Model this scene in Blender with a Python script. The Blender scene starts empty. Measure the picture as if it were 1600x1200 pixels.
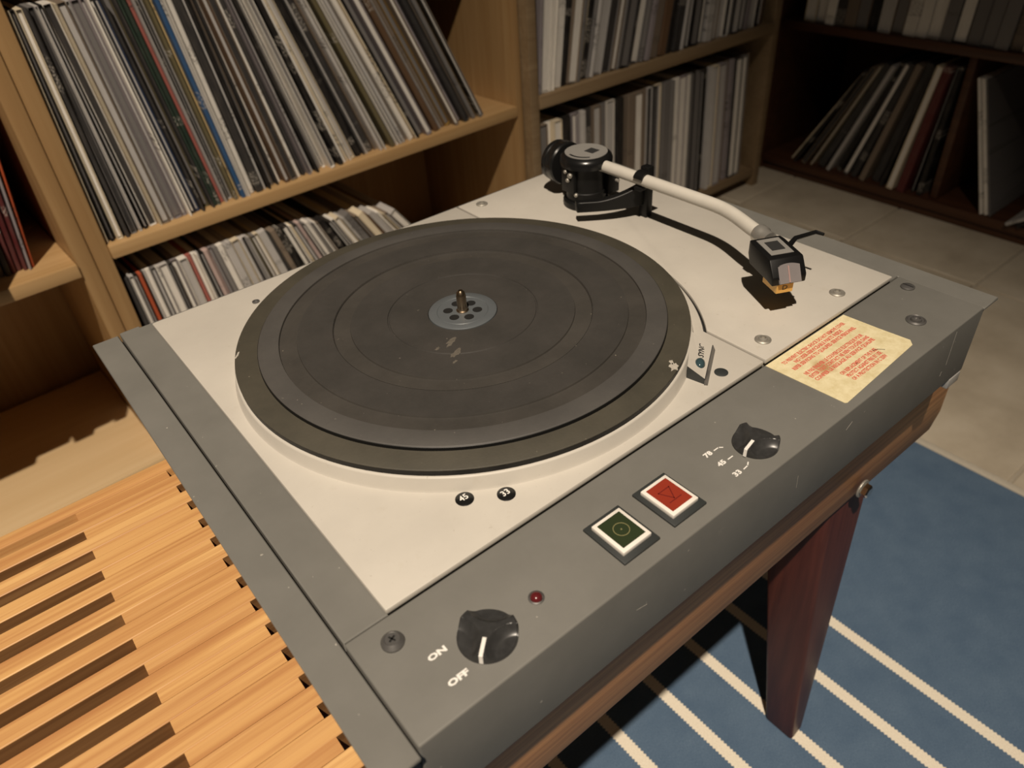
import bpy, bmesh, math, random
from mathutils import Vector, Matrix
random.seed(7)
PI = math.pi
scn = bpy.context.scene
C = scn.collection
Z0 = 0.585                      # measured coordinates have z = 0 on the turntable's top plate; floor is Z0 below

# ------------------------------------------------------------------ camera
cam_d = bpy.data.cameras.new('camera'); cam = bpy.data.objects.new('camera', cam_d); C.objects.link(cam)
Rm = Matrix(((0.7762032282, 0.4212118461, -0.4691365785), (-0.6273743331, 0.4422104608, -0.6409768752), (-0.0625299503, 0.7918525678, 0.6075026882)))
cam.matrix_world = Matrix.Translation((-0.24500908, -0.38742344, 0.30324148 + Z0)) @ Rm.to_4x4()
cam_d.sensor_width = 36.0; cam_d.lens = 1163.063 / 1600 * 36.0
cam_d.clip_start = 0.02
cam_d.dof.use_dof = True; cam_d.dof.focus_distance = 0.50; cam_d.dof.aperture_fstop = 9.0
scn.camera = cam

# ------------------------------------------------------------------ light
w = bpy.data.worlds.new('world'); scn.world = w; w.use_nodes = True
w.node_tree.nodes['Background'].inputs[0].default_value = (1.0, 0.86, 0.70, 1)
w.node_tree.nodes['Background'].inputs[1].default_value = 0.018
LAMP = Vector((-1.05, -1.10, 2.75 + Z0)); AIM = Vector((-0.46, -0.02, -0.35 + Z0))
ld = bpy.data.lights.new('ceiling_spot', 'SPOT'); lo = bpy.data.objects.new('ceiling_spot', ld); C.objects.link(lo)
lo.location = LAMP; lo.rotation_euler = (AIM - LAMP).to_track_quat('-Z', 'Y').to_euler()
ld.energy = 560; ld.color = (1.0, 0.855, 0.69); ld.spot_size = math.radians(63); ld.spot_blend = 1.0; ld.shadow_soft_size = 0.03
vs = scn.view_settings
vs.view_transform = 'Standard'; vs.look = 'None'; vs.exposure = 0.0; vs.gamma = 1.0; vs.use_curve_mapping = False

# ------------------------------------------------------------------ materials
def nt(name):
    m = bpy.data.materials.new(name); m.use_nodes = True
    t = m.node_tree
    return m, t.nodes, t.links, t.nodes['Principled BSDF']
def lk(L, a, b): L.new(a, b)
def noise(N, L, vec, scale, detail=4, rough=.55, sc3=None):
    n = N.new('ShaderNodeTexNoise'); n.inputs['Scale'].default_value = scale; n.inputs['Detail'].default_value = detail; n.inputs['Roughness'].default_value = rough
    if sc3:
        mp = N.new('ShaderNodeMapping'); mp.inputs['Scale'].default_value = sc3; L.new(vec, mp.inputs[0]); vec = mp.outputs[0]
    L.new(vec, n.inputs['Vector']); return n.outputs['Fac']
def ramp(N, L, fac, stops):
    r = N.new('ShaderNodeValToRGB'); e = r.color_ramp.elements
    while len(e) < len(stops): e.new(.5)
    for k, (p, c) in enumerate(stops): e[k].position = p; e[k].color = (*c, 1) if len(c) == 3 else c
    L.new(fac, r.inputs[0]); return r.outputs[0]
def mixc(N, L, fac, a, b, mode='MIX'):
    m = N.new('ShaderNodeMix'); m.data_type = 'RGBA'; m.blend_type = mode
    for s, v in ((m.inputs['Factor'], fac), (m.inputs['A'], a), (m.inputs['B'], b)):
        if hasattr(v, 'is_output'): L.new(v, s)
        elif isinstance(v, (int, float)): s.default_value = v
        else: s.default_value = (*v, 1)
    return m.outputs['Result']
def math_(N, L, op, a, b=None, c=None):
    m = N.new('ShaderNodeMath'); m.operation = op
    for s, v in zip(m.inputs, (a, b, c)):
        if v is None: continue
        if hasattr(v, 'is_output'): L.new(v, s)
        else: s.default_value = v
    return m.outputs[0]
def tc(N, kind='Object'):
    return N.new('ShaderNodeTexCoord').outputs[kind]
def bump(N, L, B, h, strength=.2, dist=.001):
    b = N.new('ShaderNodeBump'); b.inputs['Strength'].default_value = strength; b.inputs['Distance'].default_value = dist
    L.new(h, b.inputs['Height']); L.new(b.outputs[0], B.inputs['Normal'])
def plain(name, col, rough=.5, metal=0.0, spec=.5, mott=.12, scale=60, coat=0):
    m, N, L, B = nt(name)
    v = tc(N); f = noise(N, L, v, scale)
    c = mixc(N, L, f, tuple(x * (1 - mott) for x in col), tuple(min(1, x * (1 + mott)) for x in col))
    L.new(c, B.inputs['Base Color']); B.inputs['Roughness'].default_value = rough; B.inputs['Metallic'].default_value = metal
    B.inputs['Specular IOR Level'].default_value = spec; B.inputs['Coat Weight'].default_value = coat
    return m

def m_plate():
    m, N, L, B = nt('aged_cream_grey_paint'); v = tc(N)
    f1 = noise(N, L, v, 14, 5, .6); f2 = noise(N, L, v, 420, 3, .6); f3 = noise(N, L, v, 90, 6, .7)
    c = ramp(N, L, f1, [(.3, (.475, .448, .40)), (.7, (.54, .51, .455))])
    c = mixc(N, L, ramp(N, L, f3, [(.60, (0, 0, 0)), (.75, (.35, .35, .35))]), c, (.42, .38, .31))
    c = mixc(N, L, ramp(N, L, f2, [(.70, (0, 0, 0)), (.76, (.6, .6, .6))]), c, (.30, .27, .22))
    L.new(c, B.inputs['Base Color']); B.inputs['Roughness'].default_value = .48
    bump(N, L, B, noise(N, L, v, 900, 2), .06, .0004); return m
def m_deck():
    m, N, L, B = nt('worn_dark_grey_enamel'); v = tc(N)
    f1 = noise(N, L, v, 18, 5, .6); f2 = noise(N, L, v, 260, 2, .5); f3 = noise(N, L, v, 30, 8, .75, (1, 6, 1))
    c = ramp(N, L, f1, [(.3, (.146, .143, .130)), (.7, (.176, .172, .157))])
    c = mixc(N, L, ramp(N, L, f2, [(.765, (0, 0, 0)), (.79, (.8, .8, .8))]), c, (.42, .40, .35))
    c = mixc(N, L, ramp(N, L, f3, [(.68, (0, 0, 0)), (.73, (.3, .3, .3))]), c, (.30, .29, .26))
    L.new(c, B.inputs['Base Color']); B.inputs['Roughness'].default_value = .55; B.inputs['Specular IOR Level'].default_value = .3
    bump(N, L, B, noise(N, L, v, 700, 2), .08, .0004); return m
def m_rubber(name, a, b, dust):
    m, N, L, B = nt(name); v = tc(N)
    f1 = noise(N, L, v, 22, 6, .65); f2 = noise(N, L, v, 330, 2, .5)
    c = ramp(N, L, f1, [(.32, a), (.68, b)])
    c = mixc(N, L, ramp(N, L, f2, [(.75, (0, 0, 0)), (.79, (.7, .7, .7))]), c, dust)
    L.new(c, B.inputs['Base Color']); B.inputs['Roughness'].default_value = .58
    bump(N, L, B, noise(N, L, v, 500, 3), .15, .0005); return m
def m_wood(name, light, mid, dark, axis=0, scale=1.0, rough=.42, knots=False, rnd=.25, coat=.0):
    m, N, L, B = nt(name); v = tc(N)
    oi = N.new('ShaderNodeObjectInfo')
    add = N.new('ShaderNodeVectorMath'); add.operation = 'ADD'; L.new(v, add.inputs[0])
    cmb = N.new('ShaderNodeCombineXYZ')
    for i in range(3): L.new(math_(N, L, 'MULTIPLY', oi.outputs['Random'], 7.3 + 3.1 * i), cmb.inputs[i])
    L.new(cmb.outputs[0], add.inputs[1]); v2 = add.outputs[0]
    s = [14 * scale, 14 * scale, 14 * scale]; s[axis] = .9 * scale
    f1 = noise(N, L, v2, 3.2, 5, .55, tuple(s))
    s2 = [90 * scale, 90 * scale, 90 * scale]; s2[axis] = 2.2 * scale
    f2 = noise(N, L, v2, 2.4, 4, .6, tuple(s2))
    c = ramp(N, L, f1, [(.30, light), (.52, mid), (.74, dark)])
    c = mixc(N, L, ramp(N, L, f2, [(.40, (.0, .0, .0)), (.64, (.75, .75, .75))]), c, dark)
    c = mixc(N, L, math_(N, L, 'MULTIPLY', oi.outputs['Random'], rnd), c, dark)
    if knots:
        vo = N.new('ShaderNodeTexVoronoi'); vo.inputs['Scale'].default_value = 1.0
        mp = N.new('ShaderNodeMapping'); s3 = [26, 26, 26]; s3[axis] = 7; mp.inputs['Scale'].default_value = s3
        L.new(v2, mp.inputs[0]); L.new(mp.outputs[0], vo.inputs['Vector'])
        c = mixc(N, L, ramp(N, L, vo.outputs['Distance'], [(.03, (.7, .7, .7)), (.10, (0, 0, 0))]), c, tuple(x * .45 for x in dark))
    L.new(c, B.inputs['Base Color']); B.inputs['Roughness'].default_value = rough; B.inputs['Coat Weight'].default_value = coat
    bump(N, L, B, f2, .12, .0006); return m
def m_record(name, printed):
    m, N, L, B = nt(name); v = tc(N); oi = N.new('ShaderNodeObjectInfo'); col = oi.outputs['Color']
    add = N.new('ShaderNodeVectorMath'); add.operation = 'ADD'; L.new(v, add.inputs[0])
    cmb = N.new('ShaderNodeCombineXYZ'); L.new(math_(N, L, 'MULTIPLY', oi.outputs['Random'], 40), cmb.inputs[2]); L.new(math_(N, L, 'MULTIPLY', oi.outputs['Random'], 9), cmb.inputs[0])
    L.new(cmb.outputs[0], add.inputs[1]); v2 = add.outputs[0]
    wear = noise(N, L, v2, 1, 5, .6, (150, 20, 26))
    c = mixc(N, L, ramp(N, L, wear, [(.40, (0, 0, 0)), (.78, (.45, .45, .45))]), col, mixc(N, L, .45, col, (.22, .19, .16)))
    if printed:
        bw = N.new('ShaderNodeRGBToBW'); L.new(col, bw.inputs[0])
        dk = math_(N, L, 'LESS_THAN', bw.outputs[0], .12)
        ink = mixc(N, L, dk, (.05, .045, .04), (.50, .46, .40))
        let = ramp(N, L, noise(N, L, v2, 1, 1, .5, (520, 1, 330)), [(.52, (0, 0, 0)), (.56, (1, 1, 1))])
        band = ramp(N, L, noise(N, L, v2, 1, 1, .5, (1, 1, 17)), [(.58, (0, 0, 0)), (.60, (.7, .7, .7))])
        c = mixc(N, L, mixc(N, L, 1.0, let, band, 'MULTIPLY'), c, ink)
    L.new(c, B.inputs['Base Color']); B.inputs['Roughness'].default_value = .55; B.inputs['Specular IOR Level'].default_value = .3
    return m
def m_rug():
    m, N, L, B = nt('blue_flatweave_wool'); v = tc(N); sp = N.new('ShaderNodeSeparateXYZ'); L.new(v, sp.inputs[0])
    x, y = sp.outputs[0], sp.outputs[1]
    f1 = noise(N, L, v, 24, 5, .6); f2 = noise(N, L, v, 1, 2, .5, (900, 420, 1))
    c = ramp(N, L, f1, [(.3, (.095, .150, .228)), (.7, (.125, .188, .27))])
    c = mixc(N, L, ramp(N, L, f2, [(.35, (0, 0, 0)), (.7, (.5, .5, .5))]), c, (.060, .105, .180))
    cream = ramp(N, L, noise(N, L, v, 500, 3, .6), [(.3, (.80, .72, .58)), (.7, (.90, .83, .69))])
    jag = math_(N, L, 'MULTIPLY', math_(N, L, 'PINGPONG', y, .0022), .9)
    xs = math_(N, L, 'ADD', x, jag)
    tot = None
    for x0 in (-.065, .015, .095, .175, .2535, .338, .4195):
        d = math_(N, L, 'ABSOLUTE', math_(N, L, 'SUBTRACT', xs, x0 + .001))
        s = math_(N, L, 'LESS_THAN', d, .0072)
        tot = s if tot is None else math_(N, L, 'MAXIMUM', tot, s)
    c = mixc(N, L, tot, c, cream)
    L.new(c, B.inputs['Base Color']); B.inputs['Roughness'].default_value = .9; B.inputs['Specular IOR Level'].default_value = .15
    bump(N, L, B, f2, .5, .0012); return m
def m_tile():
    m, N, L, B = nt('mottled_beige_tile'); v = tc(N); oi = N.new('ShaderNodeObjectInfo')
    add = N.new('ShaderNodeVectorMath'); add.operation = 'ADD'; L.new(v, add.inputs[0])
    cmb = N.new('ShaderNodeCombineXYZ'); L.new(math_(N, L, 'MULTIPLY', oi.outputs['Random'], 20), cmb.inputs[0]); L.new(cmb.outputs[0], add.inputs[1])
    f = noise(N, L, add.outputs[0], 7, 6, .6)
    c = ramp(N, L, f, [(.3, (.46, .395, .30)), (.5, (.56, .49, .38)), (.72, (.65, .58, .465))])
    L.new(c, B.inputs['Base Color']); B.inputs['Roughness'].default_value = .45
    bump(N, L, B, f, .1, .002); return m
def m_paper():
    m, N, L, B = nt('aged_yellow_paper'); v = tc(N)
    f = noise(N, L, v, 120, 5, .7)
    c = ramp(N, L, f, [(.3, (.62, .53, .30)), (.6, (.76, .68, .44))])
    sp = N.new('ShaderNodeSeparateXYZ'); L.new(v, sp.inputs[0])
    dx = math_(N, L, 'SUBTRACT', sp.outputs[0], 0.1585 - .052); dy = math_(N, L, 'SUBTRACT', sp.outputs[1], -.1925 + .014)
    d = math_(N, L, 'SQRT', math_(N, L, 'ADD', math_(N, L, 'POWER', math_(N, L, 'MULTIPLY', dx, 1.0), 2), math_(N, L, 'POWER', math_(N, L, 'MULTIPLY', dy, 1.0), 2)))
    d = math_(N, L, 'ADD', d, math_(N, L, 'MULTIPLY', math_(N, L, 'SUBTRACT', f, .5), .008))
    st = ramp(N, L, math_(N, L, 'MULTIPLY', d, 100), [(.25, (.75, .75, .75)), (.95, (0, 0, 0))])
    c = mixc(N, L, st, c, (.36, .19, .05))
    L.new(c, B.inputs['Base Color']); B.inputs['Roughness'].default_value = .6; return m

M = dict(
 plate=m_plate(), deck=m_deck(),
 mat=m_rubber('black_ribbed_rubber', (.034, .032, .029), (.050, .046, .042), (.20, .18, .15)),
 band=m_rubber('smooth_grey_rubber', (.058, .055, .052), (.075, .071, .066), (.22, .20, .17)),
 groove=m_rubber('dusty_grooved_rubber', (.038, .035, .031), (.056, .051, .045), (.26, .23, .18)),
 rim=m_rubber('dusty_olive_rubber', (.046, .042, .031), (.068, .061, .045), (.24, .21, .16)),
 black=plain('black_satin_metal', (.006, .006, .006), .45, spec=.3), blackp=plain('black_glossy_plastic', (.009, .009, .009), .25, mott=.3),
 chrome=plain('chrome', (.75, .74, .72), .18, 1.0), steel=plain('dull_steel', (.36, .34, .30), .5, .55), collar=plain('satin_nickel', (.50, .48, .44), .28, .7), alu=plain('matte_grey_aluminium', (.42, .41, .39), .4, .3),
 dksteel=plain('dark_plated_steel', (.17, .165, .16), .38, .6), knob=plain('scuffed_black_plastic', (.034, .034, .034), .33, mott=.5, scale=240),
 hub=plain('blue_grey_anodised_hub', (.115, .128, .138), .45, .2), hole=plain('dark_hole', (.004, .004, .004), .8),
 brass=plain('worn_brass_steel', (.42, .32, .22), .3, 1.0), tube=plain('cream_lacquered_tube', (.60, .57, .51), .38),
 white=plain('white_plastic', (.80, .76, .70), .4), ink=plain('white_print', (.82, .80, .76), .5), dkink=plain('dark_print', (.03, .03, .03), .5),
 red=plain('red_lens', (.27, .035, .018), .3), green=plain('green_lens', (.028, .040, .018), .3), redled=plain('red_led', (.10, .012, .014), .2), dkside=plain('slate_plastic_and_shade', (.03, .034, .034), .5), teal=plain('teal_jewel', (.035, .065, .075), .12),
 redink=plain('faded_red_print', (.62, .15, .10), .6), brownink=plain('dark_red_print', (.14, .012, .008), .5), goldink=plain('gold_print', (.22, .20, .09), .5),
 gold=plain('gold_cartridge_body', (.80, .48, .13), .35, .25), grille=plain('purple_grey_plastic', (.22, .20, .20), .35), badge=plain('grey_badge', (.34, .33, .31), .4, .3),
 paper=m_paper(), pine=m_wood('oiled_pine', (.76, .48, .20), (.66, .385, .145), (.42, .19, .068), 0, 1.0, .5, True, .42, .0),
 rail=m_wood('stained_pine', (.78, .40, .16), (.66, .31, .115), (.40, .16, .05), 0, 1.0, .5, False, .1, .0),
 side=m_wood('rough_dark_pine', (.36, .19, .075), (.30, .15, .055), (.17, .075, .025), 0, 1.0, .6, False, .3),  # darker than pine, used on the slats' side faces
 ply=m_wood('birch_plywood', (.42, .27, .125), (.385, .24, .105), (.32, .185, .075), 2, .5, .5, False, .12),
 plylit=m_wood('birch_plywood_lit', (.52, .34, .165), (.475, .305, .14), (.40, .24, .10), 0, .5, .5, False, .12),  # lighter copy of ply; paints the brighter light on level boards into the colour
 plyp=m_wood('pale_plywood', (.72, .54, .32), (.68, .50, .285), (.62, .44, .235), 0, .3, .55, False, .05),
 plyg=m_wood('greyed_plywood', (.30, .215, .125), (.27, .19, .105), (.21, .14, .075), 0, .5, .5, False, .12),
 darkw=m_wood('dark_stained_board', (.11, .045, .018), (.085, .033, .013), (.05, .018, .008), 1, .6, .5, False, .2),
 mahog=m_wood('mahogany_lacquer', (.135, .036, .022), (.105, .027, .018), (.06, .014, .010), 2, .8, .48, False, .1, .0),
 rug=m_rug(), rugedge=plain('cream_wool_binding', (.55, .50, .41), .9, scale=300), tile=m_tile(), grout=plain('pale_grout', (.44, .39, .31), .8), wall=plain('white_wall', (.5, .47, .42), .8),
 spine=m_record('printed_card_sleeve', True), cover=m_record('worn_card_sleeve', False), inner=m_record('paper_inner_sleeve', False), chip=plain('exposed_grey_metal', (.42, .39, .34), .6, mott=.35, scale=300),
)

# ------------------------------------------------------------------ mesh helpers
class MB:
    def __init__(s): s.v = []; s.f = []; s.mi = []
    def add(s, vs, fs, mi=0):
        o = len(s.v); s.v += [tuple(p) for p in vs]; s.f += [tuple(i + o for i in f) for f in fs]; s.mi += [mi] * len(fs); return s
    def box(s, x0, x1, y0, y1, z0, z1, mi=0):
        return s.add([(x0, y0, z0), (x1, y0, z0), (x1, y1, z0), (x0, y1, z0), (x0, y0, z1), (x1, y0, z1), (x1, y1, z1), (x0, y1, z1)],
                     [(3, 2, 1, 0), (4, 5, 6, 7), (0, 1, 5, 4), (1, 2, 6, 5), (2, 3, 7, 6), (3, 0, 4, 7)], mi)
    def hexa(s, b, t, mi=0):          # 4 bottom + 4 top points
        return s.add(list(b) + list(t), [(3, 2, 1, 0), (4, 5, 6, 7), (0, 1, 5, 4), (1, 2, 6, 5), (2, 3, 7, 6), (3, 0, 4, 7)], mi)
    def prism(s, poly, z0, z1, mi=0):
        n = len(poly)
        return s.add([(x, y, z0) for x, y in poly] + [(x, y, z1) for x, y in poly],
                     [tuple(range(n - 1, -1, -1)), tuple(range(n, 2 * n))] + [(i, (i + 1) % n, n + (i + 1) % n, n + i) for i in range(n)], mi)
    def lathe(s, prof, n=48, c=(0, 0, 0), axis=None, caps=True, mi=0):
        Q = Matrix.Identity(3) if axis is None else Vector((0, 0, 1)).rotation_difference(Vector(axis).normalized()).to_matrix()
        cc = Vector(c); vs = []; fs = []
        for r, z in prof:
            for k in range(n):
                a = 2 * PI * k / n; vs.append(cc + Q @ Vector((r * math.cos(a), r * math.sin(a), z)))
        for j in range(len(prof) - 1):
            for k in range(n): fs.append((j * n + k, j * n + (k + 1) % n, (j + 1) * n + (k + 1) % n, (j + 1) * n + k))
        if caps:
            fs.append(tuple(range(n - 1, -1, -1))); fs.append(tuple((len(prof) - 1) * n + k for k in range(n)))
        return s.add(vs, fs, mi)
    def tube(s, pts, rad, n=16, mi=0):
        pts = [Vector(p) for p in pts]; rad = rad if isinstance(rad, (list, tuple)) else [rad] * len(pts)
        vs = []; fs = []; up = Vector((0, 0, 1))
        for i, p in enumerate(pts):
            d = (pts[min(i + 1, len(pts) - 1)] - pts[max(i - 1, 0)]).normalized()
            a = d.cross(up).normalized() if abs(d.dot(up)) < .95 else d.cross(Vector((1, 0, 0))).normalized(); b = a.cross(d)
            for k in range(n):
                t = 2 * PI * k / n; vs.append(p + rad[i] * (math.cos(t) * a + math.sin(t) * b))
        for j in range(len(pts) - 1):
            for k in range(n): fs.append((j * n + k, (j + 1) * n + k, (j + 1) * n + (k + 1) % n, j * n + (k + 1) % n))
        fs.append(tuple(range(n))); fs.append(tuple((len(pts) - 1) * n + k for k in range(n - 1, -1, -1)))
        return s.add(vs, fs, mi)
    def mesh(s, name, mats, off=(0, 0, 0), bevel=0, smooth=False, seg=2, ang=35):
        me = bpy.data.meshes.new(name); o = Vector(off)
        me.from_pydata([Vector(p) - o for p in s.v], [], s.f)
        for p, i in zip(me.polygons, s.mi): p.material_index = i
        for m in (mats if isinstance(mats, (list, tuple)) else [mats]): me.materials.append(m)
        bm = bmesh.new(); bm.from_mesh(me); bmesh.ops.recalc_face_normals(bm, faces=bm.faces)
        if bevel:
            es = [e for e in bm.edges if len(e.link_faces) == 2 and e.calc_face_angle(0) > math.radians(ang)]
            bmesh.ops.bevel(bm, geom=es, offset=bevel, segments=seg, affect='EDGES', profile=.5, clamp_overlap=True)
        for f in bm.faces: f.smooth = smooth or bool(bevel)
        if smooth or bevel:
            for e in bm.edges:
                if len(e.link_faces) == 2 and e.calc_face_angle(0) > math.radians(40): e.smooth = False
        bm.to_mesh(me); bm.free(); return me
ORG = {}                                    # world origin (measured coordinates) of each parent
def build(mb, name, mat, parent=None, bevel=0, smooth=False, origin=None, local=False, seg=2, ang=35):
    org = Vector(origin) if origin else Vector((0, 0, 0))
    me = mb.mesh(name, mat, (0, 0, 0) if local else org, bevel, smooth, seg, ang)
    o = bpy.data.objects.new(name, me); C.objects.link(o)
    if parent is not None:
        o.parent = parent
        if not local:
            po = ORG[parent.name]; o.location = org - po if origin else Vector((0, 0, 0))
            if not origin: me.transform(Matrix.Translation(-po))
            ORG[o.name] = org if origin else po
    else:
        o.location = org + Vector((0, 0, Z0)); ORG[o.name] = org
    return o
def tag(o, label, cat, group=None, kind=None):
    if label: o['label'] = label
    if cat: o['category'] = cat
    if group: o['group'] = group
    if kind: o['kind'] = kind
    return o
def thing(name, label, cat, loc, rz=0, group=None):
    o = bpy.data.objects.new(name, None); C.objects.link(o); o.empty_display_size = .05
    o.location = Vector(loc) + Vector((0, 0, Z0)); o.rotation_euler = (0, 0, rz); ORG[o.name] = Vector(loc)
    return tag(o, label, cat, group)
def text(body, name, mat, parent, loc, size, sx=1.0, bold=0.0, align='CENTER', rot=0, mtx=None):
    cu = bpy.data.curves.new('t', 'FONT'); cu.body = body; cu.size = size; cu.align_x = align; cu.align_y = 'CENTER'; cu.offset = bold; cu.extrude = .00004; cu.resolution_u = 2
    t = bpy.data.objects.new('t', cu); C.objects.link(t)
    dg = bpy.context.evaluated_depsgraph_get(); me = bpy.data.meshes.new_from_object(t.evaluated_get(dg))
    bpy.data.objects.remove(t); bpy.data.curves.remove(cu)
    me.transform(Matrix.Diagonal((sx, 1, 1, 1)))
    if mtx is not None: me.transform(mtx)
    else: me.transform(Matrix.Translation(Vector(loc)) @ Matrix.Rotation(rot, 4, 'Z'))
    me.transform(Matrix.Translation(-ORG[parent.name])); me.name = name
    me.materials.clear(); me.materials.append(mat)
    o = bpy.data.objects.new(name, me); C.objects.link(o); o.parent = parent; return o
def arc(c, r, a0, a1, n): return [(c[0] + r * math.cos(a0 + (a1 - a0) * i / n), c[1] + r * math.sin(a0 + (a1 - a0) * i / n)) for i in range(n + 1)]

# ------------------------------------------------------------------ the setting
ZF = -Z0
fl = build(MB().box(-2.2, 2.5, -2.2, 1.7, ZF - .05, ZF - .004), 'floor', M['grout'], origin=(0, 0, ZF)); fl['kind'] = 'structure'
TX, TY = .63, .315
tile_me = MB().box(.0035, TX - .0035, .0035, TY - .0035, -.008, 0).mesh('tile', M['tile'], bevel=.0012, seg=1)
for i in range(-3, 4):
    for j in range(-5, 5):
        x, y = .78 + i * TX - .63 * 0, .12 + j * TY - 0
        t = bpy.data.objects.new('tile', tile_me); C.objects.link(t); t.parent = fl; t.location = (x, y, 0)
wb = build(MB().box(-2.2, 2.2, 1.30, 1.36, ZF, 1.9), 'wall_back', M['wall'], origin=(0, 1.33, ZF)); wb['kind'] = 'structure'
wr = build(MB().box(2.12, 2.18, -2.2, 1.30, ZF, 1.9), 'wall_right', M['wall'], origin=(2.15, 0, ZF)); wr['kind'] = 'structure'

rug = thing('rug', 'flat-woven blue rug with cream stripes under the bench', 'rug', (0, 0, ZF))
build(MB().box(-1.4, .831, -1.6, .42, ZF + .0002, ZF + .006), 'weave', M['rug'], rug, bevel=.001, seg=1)
build(MB().box(.8312, .846, -1.6, .42, ZF + .0002, ZF + .0075), 'binding', M['rugedge'], rug, bevel=.002)

# ------------------------------------------------------------------ shelving
def shelf_unit(label, loc, rz, parts):
    t = thing('shelf_unit', label, 'shelf', loc, rz)
    for nm, b, mat in parts:
        build(MB().box(*b), nm, mat, t, bevel=.0018, local=True)
    return t
RZ = math.radians(2.6)
# unit A: local x = 0 at its left inner face, y = 0 at its front, z relative to the floor
fA = (-.1076, .782, ZF)
uA = shelf_unit('light plywood record shelf behind the turntable with a wide tilted row', fA, RZ, [
    ('side_panel', (-.0235, 0, 0, .36, .0, 1.25), M['ply']), ('side_panel', (.812, .829, 0, .36, .0, 1.25), M['ply']),
    ('shelf_board', (.0005, .8115, -.004, .352, .398, .419), M['plylit']), ('shelf_board', (.0005, .8115, 0, .352, .020, .042), M['plylit']),
    ('shelf_board', (.0005, .8115, 0, .352, .802, .824), M['plylit']), ('back_panel', (-.0235, .829, .3605, .367, 0, 1.25), M['ply']), ('plinth', (.0005, .8115, .02, .04, 0, .019), M['plylit'])])
fC = (-.1320, .781, ZF)
uC = shelf_unit('light plywood record shelf at the left edge with an empty lower bay', fC, RZ, [
    ('side_panel', (-.0235, 0, 0, .36, .0, 1.25), M['ply']), ('side_panel', (-.86, -.8365, 0, .36, .0, 1.25), M['ply']),
    ('shelf_board', (-.836, -.024, -.006, .352, .389, .410), M['plylit']), ('shelf_board', (-.836, -.024, -.010, .352, .015, .037), M['plyp']),
    ('shelf_board', (-.836, -.024, 0, .352, .802, .824), M['plylit']), ('back_panel', (-.86, 0, .3605, .367, 0, 1.25), M['ply'])])
fB = (.7245, .800, ZF)
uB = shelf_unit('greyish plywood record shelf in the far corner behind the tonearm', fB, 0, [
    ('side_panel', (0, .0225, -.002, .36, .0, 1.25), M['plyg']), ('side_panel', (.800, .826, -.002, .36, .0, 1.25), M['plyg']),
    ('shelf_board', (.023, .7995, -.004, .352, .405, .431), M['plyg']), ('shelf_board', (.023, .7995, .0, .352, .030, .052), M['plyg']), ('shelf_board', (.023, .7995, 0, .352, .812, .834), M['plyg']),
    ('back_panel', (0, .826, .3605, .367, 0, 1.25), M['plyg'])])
fR = (1.655, .86, ZF)      # faces -x; local y runs along the wall towards the viewer as -y
uR = shelf_unit('dark reddish-brown record shelf along the right wall', fR, 0, [
    ('side_panel', (0, .36, .001, .022, 0, 1.3), M['darkw']), ('divider', (.01, .352, -.508, -.490, .047, .388), M['darkw']), ('side_panel', (0, .36, -1.32, -1.30, 0, 1.3), M['darkw']),
    ('shelf_board', (-.006, .352, -1.299, 0, .389, .410), M['darkw']), ('shelf_board', (-.004, .352, -1.299, 0, .024, .046), M['darkw']), ('plinth', (.006, .03, -1.299, 0, 0, .0235), M['darkw']),
    ('shelf_board', (0, .352, -1.299, 0, .80, .82), M['darkw']), ('back_panel', (.3605, .367, -1.32, .022, 0, 1.3), M['darkw'])])

# ------------------------------------------------------------------ records
PAL = {'off-white': (.84, .80, .73), 'cream': (.74, .64, .47), 'pale grey': (.52, .50, .48), 'mid grey': (.19, .18, .175), 'charcoal': (.038, .036, .036), 'black': (.010, .009, .009),
       'taupe': (.21, .165, .125), 'brown': (.15, .085, .045), 'olive': (.12, .10, .05), 'lilac grey': (.27, .24, .25), 'dark green': (.025, .045, .032), 'salmon red': (.36, .11, .09),
       'navy blue': (.025, .05, .12), 'blue': (.03, .10, .24), 'yellow cream': (.58, .42, .20), 'orange red': (.50, .09, .03), 'wine red': (.10, .018, .018), 'ochre': (.33, .20, .05), 'pinkish white': (.50, .38, .35)}
SL = .315
MC = {}
def rec_mesh(kind, t):
    k = (kind, round(t * 2000))
    if k in MC: return MC[k]
    t = k[1] / 2000.0
    if kind == 'spine':
        e = min(.0016, t * .3)
        prof = [(0, e), (e, .0002), (t - e, .0002), (t, e), (t, SL), (0, SL)]
        MC[k] = (MB().prism(prof, 0, SL).mesh('record_sleeve', M['spine']), None)
    else:
        a = .0009; d = .012
        mb = MB()
        P = [(0, 0), (t, 0), (t, SL), (0, SL)]
        vs = [(0, 0, 0), (t, 0, 0), (t, SL, 0), (0, SL, 0), (0, 0, SL), (t, 0, SL), (t, SL, SL), (0, SL, SL),
              (a, 0, a), (t - a, 0, a), (t - a, 0, SL - a), (a, 0, SL - a), (a, d, a), (t - a, d, a), (t - a, d, SL - a), (a, d, SL - a)]
        fs = [(3, 2, 1, 0), (4, 5, 6, 7), (1, 2, 6, 5), (2, 3, 7, 6), (3, 0, 4, 7), (0, 1, 9, 8), (1, 5, 10, 9), (5, 4, 11, 10), (4, 0, 8, 11),
              (8, 9, 13, 12), (9, 10, 14, 13), (10, 11, 15, 14), (11, 8, 12, 15), (12, 13, 14, 15)]
        i = min(t * .28, .0016)
        MC[k] = (mb.add(vs, fs).mesh('record_sleeve', M['cover']), MB().box(i, t - i, .003, d + .02, .003, SL - .003).mesh('inner_sleeve', M['inner']))
    return MC[k]
def ordn(n): return '%d%s' % (n, 'th' if 10 <= n % 100 <= 20 else {1: 'st', 2: 'nd', 3: 'rd'}.get(n % 10, 'th'))
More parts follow.
